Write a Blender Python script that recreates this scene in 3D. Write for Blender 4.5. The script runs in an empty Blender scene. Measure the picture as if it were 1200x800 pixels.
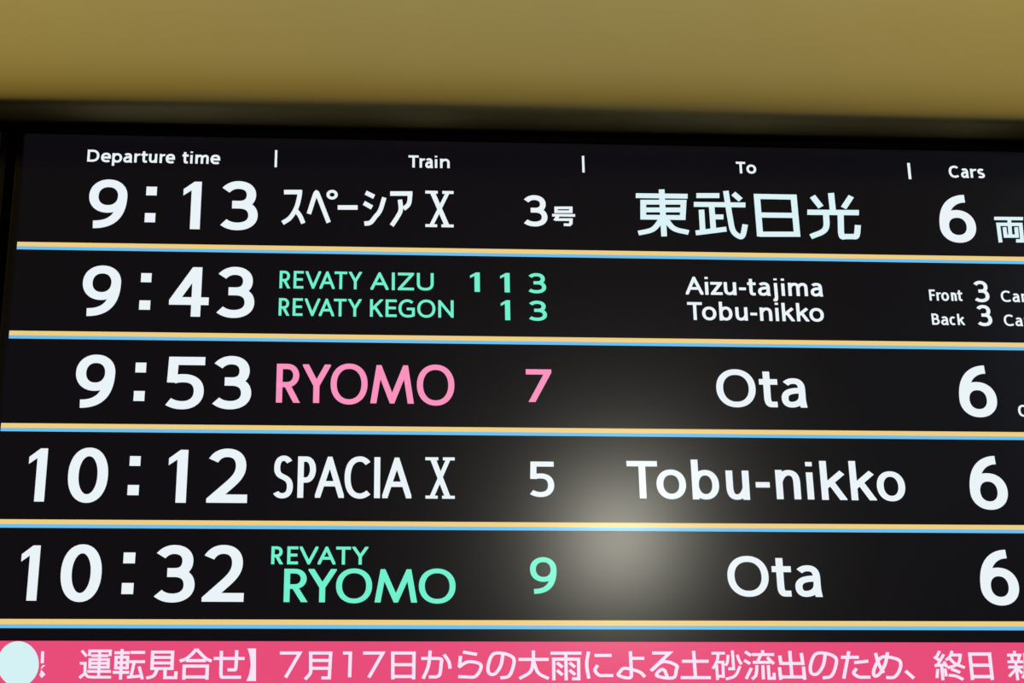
import bpy, bmesh, math, random
from mathutils import Vector, Matrix

# ------------------------------------------------------------------ camera
F = 2400.0                       # focal length in pixels of a 1200 px wide frame
DIST = 3.9                       # metres from the lens to the board along the view axis
dz = Vector((-100.0, -5490.0, F)).normalized()          # world up, seen by the camera (x right, y down, z forward)
dx = Vector((35000.0, 435.0, F)).normalized()           # world right
dx = (dx - dx.dot(dz) * dz).normalized()
dy = dz.cross(dx)                                       # world forward (into the board)
if dy.z < 0: dy = -dy
ROWS = [Vector((dx[i], dy[i], dz[i])) for i in range(3)]  # camera-x, -y, -z axes expressed in the world
CAM_R, CAM_D, CAM_F = ROWS
CAM = Vector((0.0, -CAM_F.y * DIST, 3.05 - CAM_F.z * DIST))
cd = bpy.data.cameras.new('camera')
cam = bpy.data.objects.new('camera', cd)
bpy.context.scene.collection.objects.link(cam)
m3 = Matrix((CAM_R, -CAM_D, -CAM_F)).transposed()
cam.matrix_world = Matrix.Translation(CAM) @ m3.to_4x4()
cd.sensor_width = 36.0
cd.lens = F * 36.0 / 1200.0
cd.clip_start = 0.05
sc = bpy.context.scene
sc.camera = cam

# ------------------------------------------------------------------ world, exposure
sc.view_settings.view_transform = 'Standard'
sc.view_settings.look = 'None'
sc.view_settings.gamma = 1.0
sc.view_settings.use_curve_mapping = False
sc.view_settings.exposure = 0.0
w = bpy.data.worlds.new('station_hall')
sc.world = w
w.use_nodes = True
w.node_tree.nodes['Background'].inputs[0].default_value = (1.0, 0.8, 0.4, 1)
w.node_tree.nodes['Background'].inputs[1].default_value = 0.006


def ray(px, py):
    return (CAM_R * (px - 600.0) + CAM_D * (py - 400.0) + CAM_F * F)


def P(px, py, depth=0.0):
    """photo measurement -> point of the vertical plane y = depth (the board face is y = 0)"""
    r = ray(px, py)
    t = (depth - CAM.y) / r.y
    q = CAM + r * t
    return Vector((q.x, depth, q.z))


# lamps: one hall downlight behind the photographer, the rest added unseen lights


def lamp(name, loc, target, size, power, col, length=None):
    l = bpy.data.lights.new(name, 'AREA')
    l.shape = 'DISK'
    l.size = size
    if length:
        l.shape = 'RECTANGLE'
        l.size_y = length
    l.energy = power
    l.color = col
    o = bpy.data.objects.new(name, l)
    sc.collection.objects.link(o)
    o.location = loc
    o.rotation_euler = (Vector(target) - Vector(loc)).to_track_quat('-Z', 'Y').to_euler()
    return o


# the lamp mirrored in the dark glass
hit = P(725, 630)
r = (hit - CAM).normalized()
mir = Vector((r.x, -r.y, r.z))
lamp('hall_downlight', hit + mir * 7.5, hit, 0.26, 18.0, (1.0, 0.98, 0.82))
# added unseen lamps: warm pair lights the bulkhead evenly, cool strip grades its top
lamp('added_warm_light', (-3.6, -2.2, 6.2), (-0.3, -0.1, 3.7), 0.9, 104.0, (1.0, 0.79, 0.18))
lamp('added_warm_light', (3.7, -2.2, 6.2), (0.3, -0.1, 3.7), 0.9, 84.0, (1.0, 0.79, 0.18))
lamp('added_grazing_light', (0.1, -0.62, 6.2), (0.1, -0.12, 3.8), 5.0, 36.0, (0.27, 0.69, 1.25), 0.12)


# a dim unseen lamp, added to tint the glass's right side blue; its reflection lies beyond the right edge of the picture
hit2 = P(1520, 340)
r2 = (hit2 - CAM).normalized()
lamp('added_blue_light', hit2 + Vector((r2.x, -r2.y, r2.z)) * 9.0, hit2, 1.2, 45.0, (0.45, 0.7, 1.0))


# ------------------------------------------------------------------ materials
def s2l(c):
    return tuple((v / 255 / 12.92) if v / 255 <= 0.04045 else ((v / 255 + 0.055) / 1.055) ** 2.4 for v in c)


def bsdf_mat(name, base, rough, spec=0.5, emit=None, estr=1.0, noise=0.0, nscale=60.0, bump=0.0):
    m = bpy.data.materials.new(name)
    m.use_nodes = True
    nt = m.node_tree
    b = nt.nodes['Principled BSDF']
    b.inputs['Base Color'].default_value = (*base, 1)
    b.inputs['Roughness'].default_value = rough
    b.inputs['Specular IOR Level'].default_value = spec
    if emit:
        b.inputs['Emission Color'].default_value = (*emit, 1)
        b.inputs['Emission Strength'].default_value = estr
    if noise or bump:
        tc = nt.nodes.new('ShaderNodeTexCoord')
        n = nt.nodes.new('ShaderNodeTexNoise')
        n.inputs['Scale'].default_value = nscale
        n.inputs['Detail'].default_value = 4
        nt.links.new(tc.outputs['Object'], n.inputs['Vector'])
        if noise:
            mx = nt.nodes.new('ShaderNodeMix')
            mx.data_type = 'RGBA'
            mx.inputs[6].default_value = (*[c * (1 - noise) for c in base], 1)
            mx.inputs[7].default_value = (*[c * (1 + noise) for c in base], 1)
            nt.links.new(n.outputs['Fac'], mx.inputs[0])
            nt.links.new(mx.outputs[2], b.inputs['Base Color'])
        if bump:
            bp = nt.nodes.new('ShaderNodeBump')
            bp.inputs['Strength'].default_value = bump
            bp.inputs['Distance'].default_value = 0.002
            nt.links.new(n.outputs['Fac'], bp.inputs['Height'])
            nt.links.new(bp.outputs[0], b.inputs['Normal'])
    return m


ROUGH = 0.177
M_GLASS = bsdf_mat('display_black', (0.004, 0.004, 0.004), ROUGH, 0.5, s2l((12, 10, 15)), 1.0)


def lit(name, rgb, k=1.0):
    return bsdf_mat(name, (0.004, 0.004, 0.004), ROUGH, 0.5, s2l(rgb), k)


M_WHITE = lit('lit_white', (234, 243, 248))
M_KANJI = lit('lit_pale_cyan', (219, 243, 247))
M_GREEN = lit('lit_green', (112, 240, 205))
M_PINKT = lit('lit_pink_letters', (249, 146, 190))
M_YEL = lit('lit_amber', (239, 205, 128))
M_BLUE = lit('lit_sky_blue', (106, 192, 240))
M_BAND = lit('lit_pink_band', (232, 76, 122))
M_TICK = lit('lit_lavender_white', (247, 228, 247))
M_DOT = lit('lit_mint_white', (212, 241, 243))
M_BEZ = bsdf_mat('bezel_black_plastic', (0.006, 0.005, 0.004), 0.5, 0.06, noise=0.2, nscale=200)
M_HOUS = bsdf_mat('housing_black_metal', (0.010, 0.010, 0.010), 0.6, 0.3, noise=0.2, nscale=90)
M_WALL = bsdf_mat('cream_painted_panel', (0.60, 0.485, 0.225), 0.75, 0.25, noise=0.035, nscale=7.0, bump=0.15)
M_DARK = bsdf_mat('recess_dark_paint', (0.08, 0.07, 0.045), 0.8, 0.2, noise=0.1, nscale=30)


# ------------------------------------------------------------------ object helpers
def link(name, me, mat, parent=None, **props):
    me.materials.append(mat)
    o = bpy.data.objects.new(name, me)
    sc.collection.objects.link(o)
    if parent is not None:
        o.parent = parent
    for k, v in props.items():
        o[k] = v
    return o


def box_bm(bm, x0, x1, y0, y1, z0, z1, bev=0.0):
    r_ = bmesh.ops.create_cube(bm, size=1.0)
    vs = r_['verts']
    for v in vs:
        v.co = Vector((x0 + (v.co.x + .5) * (x1 - x0), y0 + (v.co.y + .5) * (y1 - y0), z0 + (v.co.z + .5) * (z1 - z0)))
    if bev:
        es = list({e for v in vs for e in v.link_edges})
        bmesh.ops.bevel(bm, geom=es, offset=bev, segments=3, profile=0.5, affect='EDGES')


def box(name, mat, parent, x0, x1, y0, y1, z0, z1, bev=0.0, **props):
    bm = bmesh.new()
    box_bm(bm, x0, x1, y0, y1, z0, z1, bev)
    me = bpy.data.meshes.new(name)
    bm.to_mesh(me)
    bm.free()
    return link(name, me, mat, parent, **props)


# ------------------------------------------------------------------ a small pen for lettering
def parse(d):
    """path text -> list of (points, closed, butt, pen scale, filled)"""
    out = []
    for part in d.split(';'):
        t = part.replace('!', ' ! ').split()
        pts, i, closed, butt, sc_, fill = [], 0, False, False, 1.0, False
        while i < len(t):
            c = t[i]
            i += 1
            if c == '!': butt = True
            elif c[0] == 'w': sc_ = float(c[1:])
            elif c == 'z': closed = True
            elif c == 'P':
                fill = True
                while i < len(t):
                    pts.append((float(t[i]), float(t[i + 1])))
                    i += 2
            elif c in 'ML':
                pts.append((float(t[i]), float(t[i + 1])))
                i += 2
            elif c == 'C':
                a = [float(v) for v in t[i:i + 6]]
                i += 6
                p0 = pts[-1]
                for k in range(1, 17):
                    s = k / 16
                    q = 1 - s
                    pts.append((q**3 * p0[0] + 3 * q * q * s * a[0] + 3 * q * s * s * a[2] + s**3 * a[4],
                                q**3 * p0[1] + 3 * q * q * s * a[1] + 3 * q * s * s * a[3] + s**3 * a[5]))
            elif c == 'S':
                cp = [pts[-1]]
                while i < len(t) and (t[i][0].isdigit() or t[i][0] in '-.'):
                    cp.append((float(t[i]), float(t[i + 1])))
                    i += 2
                    if i < len(t) and t[i] == 'S': i += 1
                n = len(cp)
                for j in range(n - 1):
                    p1, p2 = cp[j], cp[j + 1]
                    p0 = cp[j - 1] if j > 0 else (2 * p1[0] - p2[0], 2 * p1[1] - p2[1])
                    p3 = cp[j + 2] if j + 2 < n else (2 * p2[0] - p1[0], 2 * p2[1] - p1[1])
                    for k in range(1, 7):
                        s = k / 6
                        pts.append(tuple(0.5 * (2 * p1[e] + (p2[e] - p0[e]) * s + (2 * p0[e] - 5 * p1[e] + 4 * p2[e] - p3[e]) * s * s
                                                + (3 * p1[e] - p0[e] - 3 * p2[e] + p3[e]) * s**3) for e in (0, 1)))
            elif c in 'AQ':
                cx, cy, rx, ry, a0, a1 = [float(v) for v in t[i:i + 6]]
                i += 6
                n = 40
                ex = 1.0 if c == 'A' else 0.93
                full = abs(a1 - a0) >= 359
                for k in range(n if full else n + 1):
                    a = math.radians(a0 + (a1 - a0) * k / n)
                    ca, sa = math.cos(a), math.sin(a)
                    pts.append((cx + rx * math.copysign(abs(ca)**ex, ca), cy + ry * math.copysign(abs(sa)**ex, sa)))
                if full: closed = True
        out.append((pts, closed, butt, sc_, fill))
    return out


def stroke_quads(pts, wx, wy, closed, butt):
    """elliptical pen of wx by wy dragged along pts, mitred"""
    q = []
    for p in pts:
        p = (p[0] / wx, p[1] / wy)
        if not q or math.hypot(p[0] - q[-1][0], p[1] - q[-1][1]) > 1e-4: q.append(p)
    if closed and math.hypot(q[0][0] - q[-1][0], q[0][1] - q[-1][1]) < 1e-4: q.pop()
    n = len(q)

    def nrm(a, b):
        dx_, dy_ = b[0] - a[0], b[1] - a[1]
        l = math.hypot(dx_, dy_) or 1
        return dx_ / l, dy_ / l
    if not butt and not closed:
        d = nrm(q[0], q[1]); q[0] = (q[0][0] - d[0] * .5, q[0][1] - d[1] * .5)
        d = nrm(q[-2], q[-1]); q[-1] = (q[-1][0] + d[0] * .5, q[-1][1] + d[1] * .5)
    L, R = [], []
    for i in range(n):
        if closed or 0 < i < n - 1:
            d0 = nrm(q[i - 1], q[i]); d1 = nrm(q[i], q[(i + 1) % n])
            n0 = (-d0[1], d0[0]); n1 = (-d1[1], d1[0])
            mx_, my_ = n0[0] + n1[0], n0[1] + n1[1]
            l2 = mx_ * mx_ + my_ * my_
            k = min(2 / max(l2, 1e-6), 12 / max(math.sqrt(l2), 1e-3)) if l2 > 1e-6 else 1
            ox, oy = mx_ * k * .5, my_ * k * .5
        else:
            d = nrm(q[0], q[1]) if i == 0 else nrm(q[-2], q[-1])
            ox, oy = -d[1] * .5, d[0] * .5
        L.append(((q[i][0] + ox) * wx, (q[i][1] + oy) * wy))
        R.append(((q[i][0] - ox) * wx, (q[i][1] - oy) * wy))
    m = n if closed else n - 1
    return [[L[i], L[(i + 1) % n], R[(i + 1) % n], R[i]] for i in range(m)]


def clip(poly, x0, x1, y0, y1):
    for ax, lim, sg in ((0, x0, 1), (0, x1, -1), (1, y0, 1), (1, y1, -1)):
        out = []
        for i in range(len(poly)):
            a, b = poly[i - 1], poly[i]
            ia, ib = (a[ax] - lim) * sg >= 0, (b[ax] - lim) * sg >= 0
            if ia != ib:
                t = (lim - a[ax]) / (b[ax] - a[ax])
                out.append((a[0] + (b[0] - a[0]) * t, a[1] + (b[1] - a[1]) * t))
            if ib: out.append(b)
        poly = out
        if len(poly) < 3: return []
    return poly


G = {
    '0': 'Q .5 .5 .5 .5 0 360',
    '1': 'P .60 0 1 0 1 1 .45 1 .45 .04;P 0 .16 .6 0 .6 .145 0 .295',
    '2': '!M .02 .17 C .12 .06 .27 0 .47 0 C .78 0 .93 .12 .93 .29 C .93 .50 .70 .62 .40 .80 L -.22 1.17;M .3 1 L 1.2 1',
    '3': '!M .03 .13 C .15 .04 .3 0 .46 0 C .76 0 .92 .1 .92 .24 C .92 .4 .75 .475 .5 .475 L .26 .475;!M .26 .475 L .5 .475 C .82 .475 1 .57 1 .74 C 1 .9 .78 1 .46 1 C .28 1 .12 .97 -.02 .90',
    '4': 'M .74 -.2 L .74 1.2;!M .74 -.07 L 0 .72 L 1.3 .72',
    '5': '!M 1.2 0 L .11 0 L .08 .49;!M .11 .435 C .2 .40 .33 .39 .47 .39 C .82 .39 1 .5 1 .69 C 1 .88 .78 1 .45 1 C .27 1 .12 .97 -.02 .92',
    '6': '!M .86 0 C .50 0 0 .13 0 .69;Q .5 .69 .5 .31 0 360',
    '9': '!M .03 1 C .55 1.0 1 .87 1 .31;Q .5 .31 .5 .31 0 360',
    '7': 'M -.2 0 L 1 0 L .16 1.05',
    'D': 'M 0 0 L .4 0 C .85 0 1 .25 1 .5 C 1 .75 .85 1 .4 1 L 0 1 z',
    'T': 'M -.2 0 L 1.2 0;M .5 0 L .5 1.2',
    'C': '!M .98 .12 C .86 .04 .75 0 .6 0 C .2 0 0 .2 0 .5 C 0 .8 .2 1 .6 1 C .76 1 .88 .96 1.02 .9',
    'F': 'M 1.2 0 L 0 0 L 0 1.2;M 0 .5 L .85 .5',
    'B': 'M 0 0 L .45 0 C 1.0 0 1.0 .47 .5 .47 L 0 .47;M 0 .47 L .5 .47 C 1.17 .47 1.17 1 .5 1 L 0 1;M 0 -.2 L 0 1.2',
    'R': 'M 0 1.2 L 0 0 L .42 0 C 1.08 0 1.08 .54 .42 .54 L 0 .54;!M .38 .5 L 1.06 1.16',
    'E': 'M 1.2 0 L 0 0 L 0 1 L 1.2 1;M 0 .48 L .9 .48',
    'V': 'M -.10 -.2 L .5 1 L 1.10 -.2',
    'A': 'M -.10 1.2 L .5 0 L 1.10 1.2;M .22 .68 L .78 .68',
    'Y': 'M -.08 -.15 L .5 .55 L 1.08 -.15;!M .5 .5 L .5 1.2',
    'I': 'M .5 -.2 L .5 1.2',
    'Z': 'M -.2 0 L 1 0 L 0 1 L 1.2 1',
    'U': 'M 0 -.2 L 0 .6 C 0 .87 .15 1 .5 1 C .85 1 1 .87 1 .6 L 1 -.2',
    'K': 'M 0 -.2 L 0 1.2;!M 1.08 -.12 L .05 .60;!M .28 .38 L 1.08 1.16',
    'G': '!M .92 .14 C .8 .04 .7 0 .56 0 C .2 0 0 .2 0 .5 C 0 .8 .2 1 .58 1 C .75 1 .9 .97 1 .93 L 1 .53 L .5 .53',
    'O': 'Q .5 .5 .5 .5 0 360',
    'N': 'M 0 1.2 L 0 0 L 1 1 L 1 -.2',
    'M': 'M -.02 1.2 L .15 0 L .5 1 L .85 0 L 1.02 1.2',
    'S': '!M .93 .1 C .8 .03 .68 0 .52 0 C .2 0 .05 .1 .05 .25 C .05 .42 .25 .46 .5 .5 C .8 .55 1 .6 1 .76 C 1 .92 .8 1 .45 1 C .25 1 .1 .97 0 .91',
    'P': 'M 0 1.2 L 0 0 L .42 0 C 1.14 0 1.14 .58 .42 .58 L 0 .58',
    'X': 'w1.08 !M .16 -.1 L .86 1.1;w.85 !M .9 -.1 L .1 1.1;w.72 !M -.2 -.03 L .43 -.03;w.72 !M .62 -.03 L 1.2 -.03;w.72 !M -.2 1.03 L .4 1.03;w.72 !M .58 1.03 L 1.2 1.03',
    'a': '!M .08 .12 C .2 .03 .35 0 .5 0 C .82 0 .94 .13 .94 .38 L .94 .7 C .94 .85 .96 .95 1.02 1.2;!M .94 .40 C .5 .40 0 .42 0 .73 C 0 .93 .15 1 .35 1 C .6 1 .94 .9 .94 .6',
    'b': 'M 0 -.2 L 0 1.2;Q .5 .65 .5 .35 0 360',
    'e': '!M .02 .5 L 1 .5 C 1 .15 .85 0 .52 0 C .18 0 0 .2 0 .5 C 0 .82 .2 1 .6 1 C .76 1 .87 .97 .98 .92',
    'i': '!M .5 .24 L .5 1.2;!M .5 -.2 L .5 .05',
    'j': '!M .8 -.2 L .8 .02;!M .8 .16 L .86 .78 C .86 .95 .75 1 .5 1 L -.1 .98',
    'k': 'M 0 -.2 L 0 1.2;!M 1.0 .26 L .05 .68;!M .30 .5 L 1.1 1.16',
    'm': 'M 0 -.2 L 0 1.2;!M 0 .35 C .08 .1 .18 0 .3 0 C .44 0 .5 .12 .5 .35 L .5 1.2;!M .5 .35 C .58 .1 .68 0 .8 0 C .94 0 1 .12 1 .35 L 1 1.2',
    'n': 'M 0 -.2 L 0 1.2;!M 0 .4 C .1 .15 .3 0 .55 0 C .88 0 1 .15 1 .45 L 1 1.2',
    'p': 'M 0 -.2 L 0 1.2;Q .5 .35 .5 .35 0 360',
    'r': 'M 0 -.2 L 0 1.2;w.85 !M -.1 .5 C .1 .12 .5 -.02 1.6 -.02',
    't': '!M .36 -.2 L .36 .75 C .36 .95 .5 1 .7 1 L 1.2 1;M -.2 .25 L 1.2 .25',
    'u': 'M 1 -.2 L 1 1.2;!M 0 -.2 L 0 .55 C 0 .85 .12 1 .42 1 C .7 1 .9 .85 1 .6',
    '-': 'M -.2 .5 L 1.2 .5',
}
G['o'] = G['O']
G['c'] = G['C']
G['s'] = G['S']
G['z'] = G['Z']
UPRIGHT = set('1DTFBREPIUKNMHGbiknmpu-')     # shapes whose corners feel the lean of the letter


def lean(x): return 1.8e-4 * (x - 500.0)
def drop(y): return 2.86e-5 * (835.0 - y)


class Text:
    """one string of the display: polygons collected in photo measure, laid on the board face"""

    def __init__(s):
        s.polys = []
        s.lift = []                          # every stroke lies a hair above the one before

    def mark(s):
        n = (s.lift[-1] + 1) if s.lift else 0
        s.lift += [n] * (len(s.polys) - len(s.lift))

    def glyph(s, ch, x0, x1, y0, y1, pen):
        cx, cy = (x0 + x1) / 2, (y0 + y1) / 2
        W, H = x1 - x0, y1 - y0
        W -= abs(lean(cx)) * H * (0.9 if ch in UPRIGHT else 0.35)
        H -= drop(cy) * W * 0.5
        wx, wy = pen
        if ch == 'I': W = wx
        if ch == '-': H = wy * 1.0
        for pts, cl, bt, sc_, fl in parse(G[ch]):
            if fl:
                s.polys.append([(cx + x + lean(cx) * y, cy + y + drop(cy) * x) for x, y in [((u - .5) * W, (v - .5) * H) for u, v in pts]])
                s.mark()
                continue
            ax, ay = wx * sc_, wy * sc_
            pp = [(-W / 2 + wx / 2 + u * (W - wx), -H / 2 + wy / 2 + v * (H - wy)) for u, v in pts]
            for q in stroke_quads(pp, ax, ay, cl, bt):
                q = clip(q, -W / 2, W / 2, -H / 2, H / 2)
                if q:
                    s.polys.append([(cx + x + lean(cx) * y, cy + y + drop(cy) * x) for x, y in q])
            s.mark()

    def rect(s, x0, x1, y0, y1):
        cx, cy = (x0 + x1) / 2, (y0 + y1) / 2
        W = (x1 - x0) - abs(lean(cx)) * (y1 - y0)
        H = (y1 - y0) - drop(cy) * W
        s.polys.append([(cx + x + lean(cx) * y, cy + y + drop(cy) * x) for x, y in
                        ((-W / 2, -H / 2), (W / 2, -H / 2), (W / 2, H / 2), (-W / 2, H / 2))])

    def word(s, ox, oy, k, glyphs, base, cap, xh, pen, asc=None, desc=None, tt=None, ov=0.0):
        """glyphs: (letter, x0, x1) in the measure of a detail view with origin ox, oy and scale k"""
        xr = ox + glyphs[0][1] / k
        for ch, a, b in glyphs:
            a, b = ox + a / k, ox + b / k
            dyy = drop(oy + base / k) * ((a + b) / 2 - xr)
            yb = oy + base / k + dyy
            if ch in 'abcegmnopqrsuz' and ch != 'b': t_ = xh
            elif ch in 'bkdl': t_ = asc or cap
            elif ch == 't': t_ = tt or (xh * 1.25)
            elif ch in 'ij': t_ = asc or cap
            else: t_ = cap
            y0 = yb - t_ / k
            y1 = yb
            if ch in 'pj': y1 = yb + (desc or xh * .33) / k
            if ch == '-':
                y0 = yb - xh * .62 / k
                y1 = yb - xh * .38 / k
            if ch in 'OCGSaocesbU':
                y1 += ov
                if ch not in 'bU': y0 -= ov
            s.glyph(ch, a, b, y0, y1, pen)
        return s

    def trace(s, ox, oy, k, d, pen, ddx=0.0):
        for pts, cl, bt, sc_, fl in parse(d):
            pp = [(ox + (u + ddx) / k, oy + v / k) for u, v in pts]
            if fl: s.polys.append(pp)
            else: s.polys += stroke_quads(pp, pen[0] * sc_, pen[1] * sc_, cl, True)
            s.mark()
        return s

    def build(s, name, mat, parent, up=0.0006, **props):
        vs, fs = [], []
        s.mark()
        for q, lf in zip(s.polys, s.lift):
            b = len(vs)
            w3 = [P(x, y) for x, y in q]
            ar = sum(w3[i].x * w3[(i + 1) % len(w3)].z - w3[(i + 1) % len(w3)].x * w3[i].z for i in range(len(w3)))
            if abs(ar) < 1e-10: continue
            if ar < 0: w3.reverse()
            vs += [(v.x, -up - 4e-6 * lf, v.z) for v in w3]
            fs.append(tuple(range(b, b + len(w3))))
        me = bpy.data.meshes.new(name)
        me.from_pydata(vs, [], fs)
        return link(name, me, mat, parent, **props)


# ------------------------------------------------------------------ setting
bez_top = P(600, 156.5).z                       # top of the board
z_soffit = bez_top + 0.006
r = ray(600, 124.0)
t = (z_soffit - CAM.z) / r.z
FACE_Y = (CAM + r * t).y                        # the bulkhead face stands forward of the board
X0, X1 = -2.6, 2.8


def bulkhead():
    # the face leans back slowly towards its lower edge, then turns under it
    prof = [(0.155, z_soffit)]
    ea, eb, ez = 0.032, 0.115, 2.4            # depth and height of the curved foot
    for k in range(0, 33):
        a = math.pi / 2 * k / 32
        prof.append((FACE_Y + ea * (1 - math.sin(a)**(2 / ez)), z_soffit + eb * (1 - math.cos(a)**(2 / ez))))
    prof += [(FACE_Y, 5.0), (0.155, 5.0)]
    vs = [(x, y, z) for x in (X0, X1) for y, z in prof]
    n = len(prof)
    fs = [(i, (i + 1) % n, n + (i + 1) % n, n + i) for i in range(n)]
    fs += [tuple(range(n - 1, -1, -1)), tuple(range(n, 2 * n))]
    me = bpy.data.meshes.new('wall_upper')
    me.from_pydata(vs, [], fs)
    bm = bmesh.new()
    bm.from_mesh(me)
    bmesh.ops.recalc_face_normals(bm, faces=bm.faces)
    bm.to_mesh(me)
    bm.free()
    for p in me.polygons: p.use_smooth = 1 <= p.index < 34
    link('wall_upper', me, M_WALL, None, kind='structure', label='cream painted bulkhead wall above the departure board')


bulkhead()
box('wall_back', M_DARK, None, X0, X1, 0.155, 0.28, 1.2, z_soffit, kind='structure', label='dark recessed wall behind the departure boards')

# ------------------------------------------------------------------ departure board
ZT = bez_top
xl_out = P(17.5, 200).x                          # outer left edge of the bezel
p_in = P(28, 170)
XL_IN = p_in.x
ZT_IN = P(600, 167.0).z
XR_IN = P(1292, 400).x
XR_OUT = XR_IN + (XL_IN - xl_out)
ZB_IN = P(600, 812).z
ZB = ZB_IN - (ZT - ZT_IN)
board = bpy.data.objects.new('departure_board', None)
sc.collection.objects.link(board)
board.empty_display_size = 0.2
board['label'] = 'wide black electronic departure board with five rows of train times'
board['category'] = 'display board'
cB = Vector(((XL_IN + XR_IN) / 2, 0, ZB))

FR = 0.004                                        # bezel lip in front of the glass
box('housing', M_HOUS, board, xl_out + .002, XR_OUT - .002, 0.002, 0.15, ZB + .002, ZT - .002, 0.004)
box('bezel', M_BEZ, board, xl_out, XR_OUT, -FR, 0.02, ZT_IN, ZT, 0.0018, label='top rail of the black bezel')
box('bezel', M_BEZ, board, xl_out, XR_OUT, -FR, 0.02, ZB, ZB_IN, 0.0018, label='bottom rail of the black bezel')
box('bezel', M_BEZ, board, xl_out, XL_IN, -FR, 0.02, ZB_IN, ZT_IN, 0.0018, label='left rail of the black bezel')
box('bezel', M_BEZ, board, XR_IN, XR_OUT, -FR, 0.02, ZB_IN, ZT_IN, 0.0018, label='right rail of the black bezel')

# dividing lines: yellow top edge, join, blue bottom edge at x = 600
LINES = [(292.0, 297.0, 300.5), (394.4, 399.6, 403.3), (500.9, 506.3, 510.2), (611.7, 617.2, 621.3), (726.5, 732.6, 737.0)]
XD0 = P(20.3, 284).x
XD1 = XR_IN - 0.004
zl = [tuple(P(600, y).z for y in l) for l in LINES]
BAND_T, BAND_B = P(600, 751.6).z, ZB_IN
TH = 0.0015


def tile(name, z1, z0, **props):
    """one field of the lit display, its face on y = 0"""
    return box(name, M_GLASS, board, XL_IN, XR_IN, 0.0, 0.004, z0, z1, **props)


header = tile('header_row', ZT_IN, P(600, 206).z, label='header field with the four column titles')
tops = [P(600, 206).z] + [l[1] for l in zl]
rows = []
LAB = ['first row, departure at 9:13', 'second row, departure at 9:43 with green train names', 'third row, departure at 9:53 with a pink train name',
       'fourth row, departure at 10:12', 'fifth row, departure at 10:32 with a green train name']
for i in range(5):
    rows.append(tile('departure_row', tops[i], tops[i + 1], label=LAB[i]))
tile('lower_margin', tops[5], BAND_T)
band = box('notice_band', M_BAND, board, XL_IN, XR_IN, 0.0, 0.004, BAND_B, BAND_T, label='pink band for the scrolling notice')
for a, b, c in zl:
    box('divider_stripe', M_YEL, board, XD0, XD1, -0.0005, 0.001, b, a, label='amber upper stripe between rows')
    box('divider_stripe', M_BLUE, board, XD0, XD1, -0.0005, 0.001, c, b, label='sky blue lower stripe between rows')

# ---- header
hp = (2.9, 2.5)
Text().word(95, 165, 7.06, [('D', 50, 155), ('e', 165, 248), ('p', 254, 342), ('a', 350, 425), ('r', 440, 490), ('t', 497, 552), ('u', 560, 632),
                            ('r', 649, 697), ('e', 700, 778), ('t', 838, 890), ('i', 902, 926), ('m', 944, 1058), ('e', 1070, 1152)],
            173, 100, 75, hp, desc=30, ov=.3).build('column_title', M_WHITE, header, label='title Departure time')
Text().word(300, 130, 3, [('T', 536, 572), ('r', 575, 594), ('a', 595, 622), ('i', 628, 638), ('n', 647, 681)], 199, 43, 33, hp, ov=.3).build(
    'column_title', M_WHITE, header, label='title Train')
Text().word(700, 130, 3.077, [('T', 499, 535), ('o', 537, 573)], 225, 42, 32, hp, ov=.2).build('column_title', M_WHITE, header, label='title To')
Text().word(1000, 130, 3.077, [('C', 343, 382), ('a', 387, 416), ('r', 421, 445), ('s', 446, 474)], 240, 42, 33, hp, ov=.3).build(
    'column_title', M_WHITE, header, label='title Cars')
for x0, x1, y0, y1 in ((321.7, 325.1, 176, 196), (681.8, 685.2, 182.7, 202.2), (1062.9, 1068.1, 191, 210)):
    t = Text()
    t.rect(x0, x1, y0, y1)
    t.build('column_tick', M_WHITE, header)

# ---- times
TIMES = [
    ([('9', 103.3, 149.4, 210.2, 267.8), ('1', 213.1, 236.6, 212.8, 268.6), ('3', 257.3, 302.8, 212.2, 270)],
     [(171.2, 184.2, 218.7, 229.1), (169.3, 182.3, 249.6, 260.6)]),
    ([('9', 95.8, 142, 311, 370.7), ('4', 198.2, 245.6, 312.9, 371.1), ('3', 252.8, 298.9, 312.6, 372.7)],
     [(165, 177.9, 320, 330.8), (162.8, 176.4, 351.9, 363)]),
    ([('9', 87.7, 135.2, 415.4, 478.1), ('5', 192.3, 239.8, 418, 479.7), ('3', 247.9, 295.3, 417, 479.7)],
     [(158.5, 171.7, 424.8, 436.5), (156.3, 169.8, 458, 469.9)]),
    ([('1', 30.5, 56.4, 525.2, 587.6), ('0', 79, 127.4, 524.3, 589.2), ('1', 195.6, 220.8, 526.9, 589), ('2', 242.4, 291.1, 525.5, 589.2)],
     [(151.7, 165.1, 534.3, 545.9), (149.1, 163.1, 568.1, 580.2)]),
    ([('1', 21.3, 47.7, 638.9, 703.7), ('0', 70.4, 120, 637.6, 705.3), ('3', 179.7, 229.3, 638.4, 705.9), ('2', 237.1, 287.2, 638.4, 705)],
     [(144.3, 158.9, 647.2, 660), (142.1, 156.8, 682.9, 696)]),
]
TN = ['9:13', '9:43', '9:53', '10:12', '10:32']
for i, (gl, sq) in enumerate(TIMES):
    for k, (ch, x0, x1, y0, y1) in enumerate(gl):
        H = y1 - y0
        t = Text()
        t.glyph(ch, x0, x1, y0, y1, (H * .190, H * .155))
        t.build('time_digit', M_WHITE, rows[i], label=('minute' if k >= len(gl) - 2 else 'hour') + ' digit ' + ch)
    for k, q in enumerate(sq):
        t = Text()
        t.rect(*q)
        t.build('colon_dot', M_WHITE, rows[i], label='upper square of the colon' if k == 0 else 'lower square of the colon')

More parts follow.
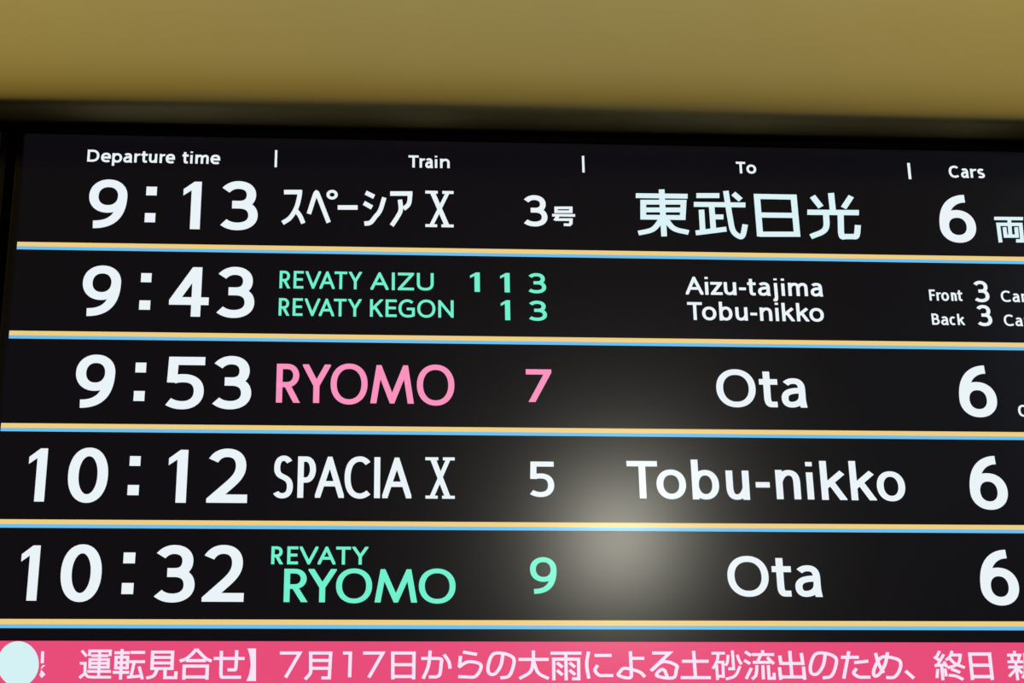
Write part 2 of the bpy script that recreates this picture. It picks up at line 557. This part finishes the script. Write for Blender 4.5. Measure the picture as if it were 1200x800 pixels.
# ---- row 1
KA = 5.217
t = Text()
t.trace(320, 210, KA, 'M 67 79 L 175 79;!M 165 66 S 160 110 142 175 S 105 235 58 268;M 135 185 S 165 225 185 270;'
                      'M 219 212 L 248 120 S 265 82 282 115 L 340 265;M 395 173 L 517 173;'
                      'M 566 82 L 618 108;M 555 145 L 605 173;M 680 112 S 655 190 625 230 S 595 265 558 272;'
                      'M 716 88 L 852 88;M 838 88 S 830 150 798 182;M 776 125 S 780 190 755 240 L 725 284', (5.3, 5.3))
t.trace(320, 210, KA, 'A 361 95 25 21 0 360', (3.7, 3.3))
t.build('train_name', M_WHITE, rows[0], label='train name in white katakana')
t = Text()
t.glyph('X', 498.4, 531.6, 223.6, 266.4, (5.2, 5.2))
t.build('train_name', M_WHITE, rows[0], label='serif letter X after the katakana')
t = Text()
t.glyph('3', 612.7, 641.5, 228.7, 265.5, (6.7, 5.6))
t.build('train_number', M_WHITE, rows[0], label='number 3')
Text().trace(640, 235, 22.85, 'M 265 197 L 660 197 L 660 300 L 265 300 z;M 160 393 L 775 400;M 325 400 L 255 505 L 270 510 L 665 512 L 662 615 L 625 652 L 470 645', (4.0, 3.1)).build(
    'number_suffix', M_WHITE, rows[0], label='small kanji after the train number')
KS = 4.0
t = Text()
t.trace(730, 210, KS, 'M 60 77 L 303 80;M 181 48 L 193 268;M 95 108 L 284 108 L 280 180 L 95 178 z;M 95 144 L 280 144;'
                      'M 181 188 S 140 235 72 253;M 200 188 S 240 232 308 250', (6.8, 5.6))
t.trace(730, 210, KS, 'M 344 77 L 452 77;M 332 118 L 574 121;M 368 143 L 374 248;M 416 130 L 424 240;M 420 177 L 471 177;M 341 252 L 485 234;'
                      'M 482 55 L 500 170 S 515 240 545 268 S 562 262 573 212;M 517 67 L 552 97', (6.6, 5.8))
t.trace(730, 210, KS, 'M 643 268 L 628 81 L 800 84 L 816 258 L 640 258;M 636 168 L 808 170', (7.3, 6.0))
t.trace(730, 210, KS, 'M 975 65 L 984 150;M 888 80 L 928 131;M 1070 80 L 1034 135;M 864 155 L 1106 157;M 952 160 S 948 235 880 270;'
                      'M 1020 160 L 1022 250 S 1028 269 1045 269 L 1075 269 S 1095 265 1101 215', (7.2, 6.2))
t.build('destination', M_KANJI, rows[0], label='destination in four pale cyan kanji')
t = Text()
t.glyph('6', 1099.1, 1143.8, 228.1, 284.6, (11.0, 9.0))
t.build('car_count', M_WHITE, rows[0], label='number 6')
Text().trace(1160, 245, 17.78, 'M 88 195 L 690 200;M 400 200 L 428 560;M 222 695 L 172 318 L 640 320 L 672 662 L 545 662;'
                               'M 302 378 L 325 563 L 563 563 L 545 378', (4.5, 3.9)).build('car_unit', M_KANJI, rows[0], label='small pale cyan kanji at the right')

# ---- row 2
gp = (3.3, 2.9)
t = Text()
t.word(320, 310, 10, [('R', 74, 208), ('E', 238, 360), ('V', 380, 562), ('A', 545, 724), ('T', 718, 870), ('Y', 886, 1042)], 278, 206, 150, gp)
t.word(425, 310, 10, [('A', 92, 304), ('I', 338, 380), ('Z', 412, 602), ('U', 635, 832)], 296, 206, 150, (3.5, 3.1))
t.build('train_name', M_GREEN, rows[1], label='upper green train name')
t = Text()
t.word(320, 310, 10, [('R', 64, 198), ('E', 228, 350), ('V', 370, 552), ('A', 537, 718), ('T', 710, 862), ('Y', 878, 1038)], 598, 206, 150, gp)
t.word(425, 310, 10, [('K', 85, 240), ('E', 268, 400), ('G', 420, 612), ('O', 640, 852), ('N', 885, 1066)], 611, 205, 150, (3.4, 3.0), ov=.4)
t.build('train_name', M_GREEN, rows[1], label='lower green train name')
for ch, a, b, c, d in (('1', 550.8, 562.4, 319.2, 342), ('1', 586, 597.5, 319.8, 342.6), ('3', 618.3, 640, 320, 343.8),
                       ('1', 586.7, 598, 351.7, 375.2), ('3', 619, 641, 352.3, 376)):
    t = Text()
    t.glyph(ch, a, b, c, d, (4.9, 3.7))
    t.build('train_number_digit', M_GREEN, rows[1], label='green digit %s, %s line' % (ch, 'upper' if c < 345 else 'lower'))
kp = (3.9, 3.2)
t = Text()
t.word(795, 315, 11.43, [('A', 90, 332), ('i', 346, 406), ('z', 428, 590), ('u', 604, 780), ('-', 810, 905)], 344, 240, 174, kp, ov=.2)
t.word(880, 315, 11.43, [('t', -52, 68), ('a', 90, 262), ('j', 272, 367), ('i', 395, 460), ('m', 492, 765), ('a', 795, 963)], 356, 232, 178, kp, tt=222, desc=75, ov=.2)
t.build('destination', M_WHITE, rows[1], label='upper destination name')
t = Text()
t.word(795, 315, 11.43, [('T', 115, 325), ('o', 315, 510), ('b', 538, 728), ('u', 758, 932), ('-', 962, 1055)], 684, 240, 180, kp, asc=250, ov=.2)
t.word(880, 315, 11.43, [('n', 113, 290), ('i', 315, 380), ('k', 405, 590), ('k', 600, 785), ('o', 780, 978)], 697, 235, 180, kp, asc=246, ov=.2)
t.build('destination', M_WHITE, rows[1], label='lower destination name')
cp = (2.5, 2.1)
t = Text()
t.word(1080, 320, 10, [('F', 82, 165), ('r', 172, 230), ('o', 228, 322), ('n', 340, 415), ('t', 415, 480)], 322, 130, 98, cp, tt=125, ov=.2)
t.build('car_position', M_WHITE, rows[1], label='word Front')
t = Text()
t.word(1080, 320, 10, [('C', 925, 1050), ('a', 1062, 1150), ('r', 1168, 1215), ('s', 1222, 1290)], 336, 130, 98, cp, ov=.2)
t.build('car_unit', M_WHITE, rows[1], label='upper word Cars')
t = Text()
t.word(1080, 320, 10, [('B', 112, 215), ('a', 225, 315), ('c', 325, 400), ('k', 412, 510)], 605, 132, 98, cp, ov=.2)
t.build('car_position', M_WHITE, rows[1], label='word Back')
t = Text()
t.word(1080, 320, 10, [('C', 960, 1085), ('a', 1095, 1185), ('r', 1202, 1250), ('s', 1257, 1325)], 618, 132, 98, cp, ov=.2)
t.build('car_unit', M_WHITE, rows[1], label='lower word Cars')
for a, b, c, d, n in ((1140.2, 1159.3, 329, 354.2, 'upper'), (1143.8, 1162.6, 357.3, 382.2, 'lower')):
    t = Text()
    t.glyph('3', a, b, c, d, (4.5, 3.7))
    t.build('car_count', M_WHITE, rows[1], label=n + ' number 3')

# ---- row 3
t = Text()
for ch, a, b, c, d in (('R', 323.3, 352.9, 426.2, 471.9), ('Y', 354.3, 387.5, 426.9, 472.2), ('O', 387.3, 430.9, 425.9, 474.1),
                       ('M', 434, 485.2, 427.8, 472.9), ('O', 488.5, 532.5, 427.1, 475.4)):
    t.glyph(ch, a, b, c, d, (7.2, 6.2))
t.build('train_name', M_PINKT, rows[2], label='pink train name')
t = Text()
t.glyph('7', 616.3, 646.6, 432.6, 471.2, (7.4, 6.2))
t.build('train_number', M_PINKT, rows[2], label='pink number 7')
ok = (8.0, 6.6)
t = Text()
for ch, a, b, c, d in (('O', 838.8, 885.9, 432.5, 477.4), ('t', 889.3, 911.9, 435.3, 477.2), ('a', 915, 945.5, 443.1, 477.6)):
    t.glyph(ch, a, b, c, d, ok)
t.build('destination', M_WHITE, rows[2], label='destination Ota')
t = Text()
t.glyph('6', 1121.9, 1168.3, 428, 489, (11.8, 9.6))
t.build('car_count', M_WHITE, rows[2], label='number 6')
t = Text()
t.word(1000, 380, 3.077, [('c', 593, 628), ('a', 640, 672), ('r', 682, 702), ('s', 708, 736)], 333, 43, 43, (2.8, 2.3))
t.build('car_unit', M_WHITE, rows[2], label='word cars')

# ---- row 4
t = Text()
for ch, a, b, c, d in (('S', 320, 343.8, 533.7, 583.9), ('P', 348.3, 371.2, 534.7, 583.3), ('A', 369.3, 403.5, 535, 583.3),
                       ('C', 403.7, 435.2, 534.6, 584.3), ('I', 438.2, 445.8, 535.6, 583.6), ('A', 448, 482.2, 536, 583.8)):
    t.glyph(ch, a, b, c, d, (7.0, 6.2))
t.build('train_name', M_WHITE, rows[3], label='white train name in narrow capitals')
t = Text()
t.glyph('X', 498.5, 532.9, 535.7, 584.3, (6.0, 5.6))
t.build('train_name', M_WHITE, rows[3], label='serif letter X after the white capitals')
t = Text()
t.glyph('5', 619.3, 649.4, 540.7, 582.4, (7.2, 5.9))
t.build('train_number', M_WHITE, rows[3], label='number 5')
t = Text()
for ch, a, b, c, d in (('T', 734, 771.5, 540, 584), ('o', 769, 804.2, 550, 584.9), ('b', 809.3, 843.5, 538.4, 585.3), ('u', 850, 879, 551.2, 585.6),
                       ('-', 885.3, 902.2, 564.8, 571.2), ('n', 908, 939, 550.6, 585), ('i', 943.3, 954.3, 541.2, 585.2), ('k', 959.7, 993, 540, 585.8),
                       ('k', 994, 1027.6, 540.1, 586.2), ('o', 1026.9, 1061.2, 552.1, 587.4)):
    t.glyph(ch, a, b, c, d, (8.0, 6.4))
t.build('destination', M_WHITE, rows[3], label='long destination name')
t = Text()
t.glyph('6', 1134.2, 1180.9, 534, 597.3, (11.9, 9.8))
t.build('car_count', M_WHITE, rows[3], label='number 6')

# ---- row 5
t = Text()
t.word(300, 600, 3, [('R', 53, 97), ('E', 109, 149), ('V', 153, 219), ('A', 217, 280), ('T', 281, 334), ('Y', 338, 395)], 183, 63, 50, (3.8, 3.4))
t.build('train_name', M_GREEN, rows[4], label='small upper green train name')
t = Text()
for ch, a, b, c, d in (('R', 332.3, 361.5, 666.3, 705.4), ('Y', 361, 394.5, 666.5, 705.6), ('O', 393.7, 436.2, 665.9, 706.8),
                       ('M', 439, 488.9, 666.8, 705.9), ('O', 490.8, 533.9, 666, 707.2)):
    t.glyph(ch, a, b, c, d, (7.0, 5.5))
t.build('train_name', M_GREEN, rows[4], label='large lower green train name')
t = Text()
t.glyph('9', 621, 652.5, 652.7, 695.8, (6.9, 5.8))
t.build('train_number', M_GREEN, rows[4], label='green number 9')
t = Text()
for ch, a, b, c, d in (('O', 851.8, 901.2, 651.2, 699.2), ('t', 904.3, 928, 653.7, 698.9), ('a', 931, 963.3, 662.2, 699.3)):
    t.glyph(ch, a, b, c, d, (8.3, 7.0))
t.build('destination', M_WHITE, rows[4], label='destination Ota')
t = Text()
t.glyph('6', 1146.4, 1194.1, 643.9, 709.4, (12.1, 10.1))
t.build('car_count', M_WHITE, rows[4], label='number 6')

# ---- notice band
t = Text()
pn = (4.0, 3.6)
pf = (3.4, 3.2)
t.trace(90, 755, 17.783, 'M 105 125 L 205 245;M 65 390 L 175 390 L 170 610;M 185 590 L 55 695;M 165 590 S 230 665 340 680 L 715 680;'
        'M 265 240 L 270 135 L 700 135 L 695 240;M 305 233 L 660 233;M 275 313 L 660 313 L 655 475 L 270 475 z;M 275 392 L 655 392;'
        'M 220 560 L 712 560;M 480 150 L 455 660', pf)
t.trace(130, 755, 17.783, 'M 75 172 L 395 172;M 110 265 L 350 265 L 340 488 L 100 488 z;M 110 378 L 345 378;M 235 95 L 198 730;M 40 580 L 380 580;'
        'M 410 165 L 712 165;M 385 358 L 712 358;M 485 370 L 415 680;M 335 682 L 620 657;M 590 458 L 655 725', (3.7, 3.4))
t.trace(170, 755, 17.783, 'M 160 158 L 575 158 L 560 500 L 145 500 z;M 165 270 L 565 270;M 160 385 L 562 385;M 255 510 S 180 650 25 700;'
        'M 420 510 L 412 690 L 638 690 L 645 560', (4.0, 3.4))
t.trace(200, 740, 6, 'M 64 207 S 110 190 150 158 L 182 122;M 182 122 L 215 158 S 250 190 288 207;M 108 203 L 248 203;M 92 337 L 96 242 L 258 242 L 254 337;M 92 318 L 255 318;'
        'M 303 188 L 520 188;M 357 135 L 353 290 S 358 318 385 320 L 495 320;M 465 130 L 460 235 S 455 266 435 268 L 400 268;'
        'P 540 118 600 118 600 347 532 347 552 300 563 235 556 165;'
        'M 768 150 L 908 150 L 808 322;M 985 140 L 985 235 S 982 290 945 335;M 972 150 L 1125 150 L 1115 325 L 1060 325;M 990 202 L 1120 202;M 985 257 L 1115 257', pn)
t.trace(400, 740, 6, 'M 12 150 L 64 150 L 58 320;M 153 150 L 292 150 L 193 322;M 362 335 L 362 150 L 511 150 L 508 335;M 362 232 L 508 232;M 362 315 L 508 315;'
        'M 562 188 L 680 188 S 704 195 702 225 S 692 300 665 318 L 615 318;M 625 133 S 612 240 575 330;M 722 160 S 755 210 765 260;'
        'M 855 143 L 954 160;M 838 170 L 830 250;M 824 250 S 880 215 930 213 S 978 230 977 268 S 940 316 880 318 L 822 316', pn)
NO = 'M 1137 152 S 1120 240 1078 297 S 1038 290 1033 235 S 1065 160 1135 152 S 1205 180 1212 230 S 1180 310 1118 325'
t.trace(400, 740, 6, NO, pn)
t.trace(600, 740, 6, 'M 45 195 L 258 195;M 150 132 L 150 200 S 130 280 52 330;M 150 205 S 185 290 258 330;'
        'M 538 140 S 525 230 540 330;M 580 167 L 700 167;M 602 235 S 583 268 598 295 S 620 308 650 308 L 712 308;'
        'M 832 138 L 838 270 S 835 320 790 322 S 748 305 757 285 S 785 258 838 265 S 900 285 935 318;M 838 187 L 930 187;'
        'M 985 150 L 1108 150 L 975 275;M 985 270 S 1050 215 1105 215 S 1158 240 1155 268 S 1140 320 1080 325 S 1020 310 1025 285 S 1055 265 1075 275 L 1092 320', pn)
t.trace(640, 755, 17.783, 'M 90 180 L 735 180;M 160 748 L 155 307 L 675 307 L 680 715 L 540 715;M 408 180 L 418 748;'
        'M 225 380 L 342 475;M 225 535 L 342 635;M 485 378 L 602 475;M 485 533 L 605 630', (3.9, 3.6))
t.trace(800, 740, 6, 'M 76 135 L 90 320;M -6 208 L 182 208;M -14 323 L 198 323;'
        'M 682 168 L 690 223 L 850 223;M 833 150 L 846 235;M 752 135 L 768 320;M 680 250 L 690 338;M 684 318 L 858 318;M 848 245 L 858 338;'
        'M 1112 180 L 1238 180;M 1168 138 L 1132 330', pn)
t.trace(830, 755, 17.783, 'M 65 182 L 345 182;M 205 200 S 180 350 95 505;M 170 368 L 303 368 L 315 695;M 172 420 L 192 740;M 190 665 L 320 660;'
        'M 410 215 S 395 370 355 440;M 500 125 L 527 507 L 415 507;M 600 215 S 640 330 692 415;M 660 450 S 560 650 365 722', pf)
t.trace(868, 755, 17.783, 'M 90 150 L 212 232;M 70 330 L 195 402;M 222 490 L 112 718;M 230 210 L 695 210;M 455 120 L 455 215;M 415 220 L 345 370;M 250 372 L 620 372;'
        'M 548 268 L 690 405;M 335 430 L 330 560 S 310 650 235 722;M 460 430 L 472 728;M 572 430 L 590 705 L 697 705 L 692 590', (3.7, 3.4))
t.trace(800, 740, 6, NO, pn, ddx=-134)
t.trace(1000, 740, 6, 'M 5 218 L 105 207;M 22 258 S 2 290 25 312 S 50 320 70 320 L 120 320;'
        'M 155 150 S 175 220 212 290;M 240 145 S 222 230 180 300 S 148 310 145 265 S 190 185 255 180 S 325 205 327 262 S 290 318 230 322;M 366 276 L 425 328', pn)
t.trace(1090, 755, 17.783, 'M 195 135 L 125 275;M 80 255 L 215 350;M 280 205 L 145 440;M 90 440 L 330 425;M 280 355 L 350 470;M 235 430 L 265 745;M 155 510 L 142 700;M 305 500 L 335 665;'
        'M 455 135 S 410 250 325 325;M 440 220 L 650 220;M 630 200 S 580 400 365 490;M 400 290 S 520 400 720 485;M 435 510 L 625 585;M 385 640 S 540 660 690 732', (3.6, 3.3))
t.trace(1140, 755, 17.783, 'M -8 740 L -65 200 L 345 200 L 405 740;M -40 432 L 370 432;M -10 670 L 390 670', (4.0, 3.8))
t.trace(1140, 755, 17.783, 'M 862 135 L 868 222;M 712 222 L 1012 222;M 805 235 L 828 350;M 965 235 L 945 350;M 720 362 L 1045 362;M 735 472 L 1045 472;'
        'M 890 370 L 935 745;M 895 515 L 755 668;M 925 500 L 1030 600;M 1075 180 L 1090 400 S 1085 600 1030 700;M 1080 390 L 1290 390;M 1210 390 L 1230 745;M 1075 215 L 1250 175', (3.5, 3.2))
t.build('notice_text', M_TICK, band, label='scrolling notice in white Japanese characters')
t = Text()
t.trace(0, 740, 6, 'M 301 138 L 297 222', (3.6, 3.6))
t.trace(0, 740, 6, 'P 286 258 300 235 320 235 292 260;P 290 266 320 300 294 326 278 306', (3, 3))
t.build('notice_text', M_TICK, band, label='half hidden exclamation mark beside the dot')
# the mint-white disc at the start of the band
t = Text()
t.polys.append([(21.3 + 24.3 * math.cos(a * math.pi / 32), 777.8 + 26.6 * math.sin(a * math.pi / 32)) for a in range(64)])
t.build('notice_dot', M_DOT, band, up=0.0009, label='round mint white dot')

# ------------------------------------------------------------------ neighbouring board at the left
NB_R = P(9.5, 160).x
nb = bpy.data.objects.new('departure_board', None)
sc.collection.objects.link(nb)
nb['label'] = 'dark neighbouring board at the left edge, only a sliver in view'
nb['category'] = 'display board'
NB_L = NB_R - 0.75
bw = XL_IN - xl_out
box('housing', M_HOUS, nb, NB_L + .002, NB_R - .002, 0.002, 0.15, ZB + .002, ZT - .002 + .003, 0.004)
box('bezel', M_BEZ, nb, NB_L, NB_R, -FR, 0.02, ZT_IN + .003, ZT + .003, 0.0018)
box('bezel', M_BEZ, nb, NB_L, NB_R, -FR, 0.02, ZB, ZB_IN, 0.0018)
box('bezel', M_BEZ, nb, NB_L, NB_L + bw, -FR, 0.02, ZB_IN, ZT_IN + .003, 0.0018)
box('bezel', M_BEZ, nb, NB_R - bw, NB_R, -FR, 0.02, ZB_IN, ZT_IN + .003, 0.0018)
box('screen', M_GLASS, nb, NB_L + bw, NB_R - bw, 0.0, 0.004, ZB_IN, ZT_IN + .003, label='dark glass of the neighbouring board')
# each board's Empty goes to the middle of its lower edge; the parts stay where they are
for root, c in ((board, cB), (nb, Vector(((NB_L + NB_R) / 2, 0, ZB)))):
    root.location = c
    for ch in root.children:
        ch.location = ch.location - c
print('SCALE', (P(700, 400) - P(600, 400)).length, 'FACE_Y', FACE_Y, 'ztop', ZT, 'zb', ZB, 'cam', CAM)
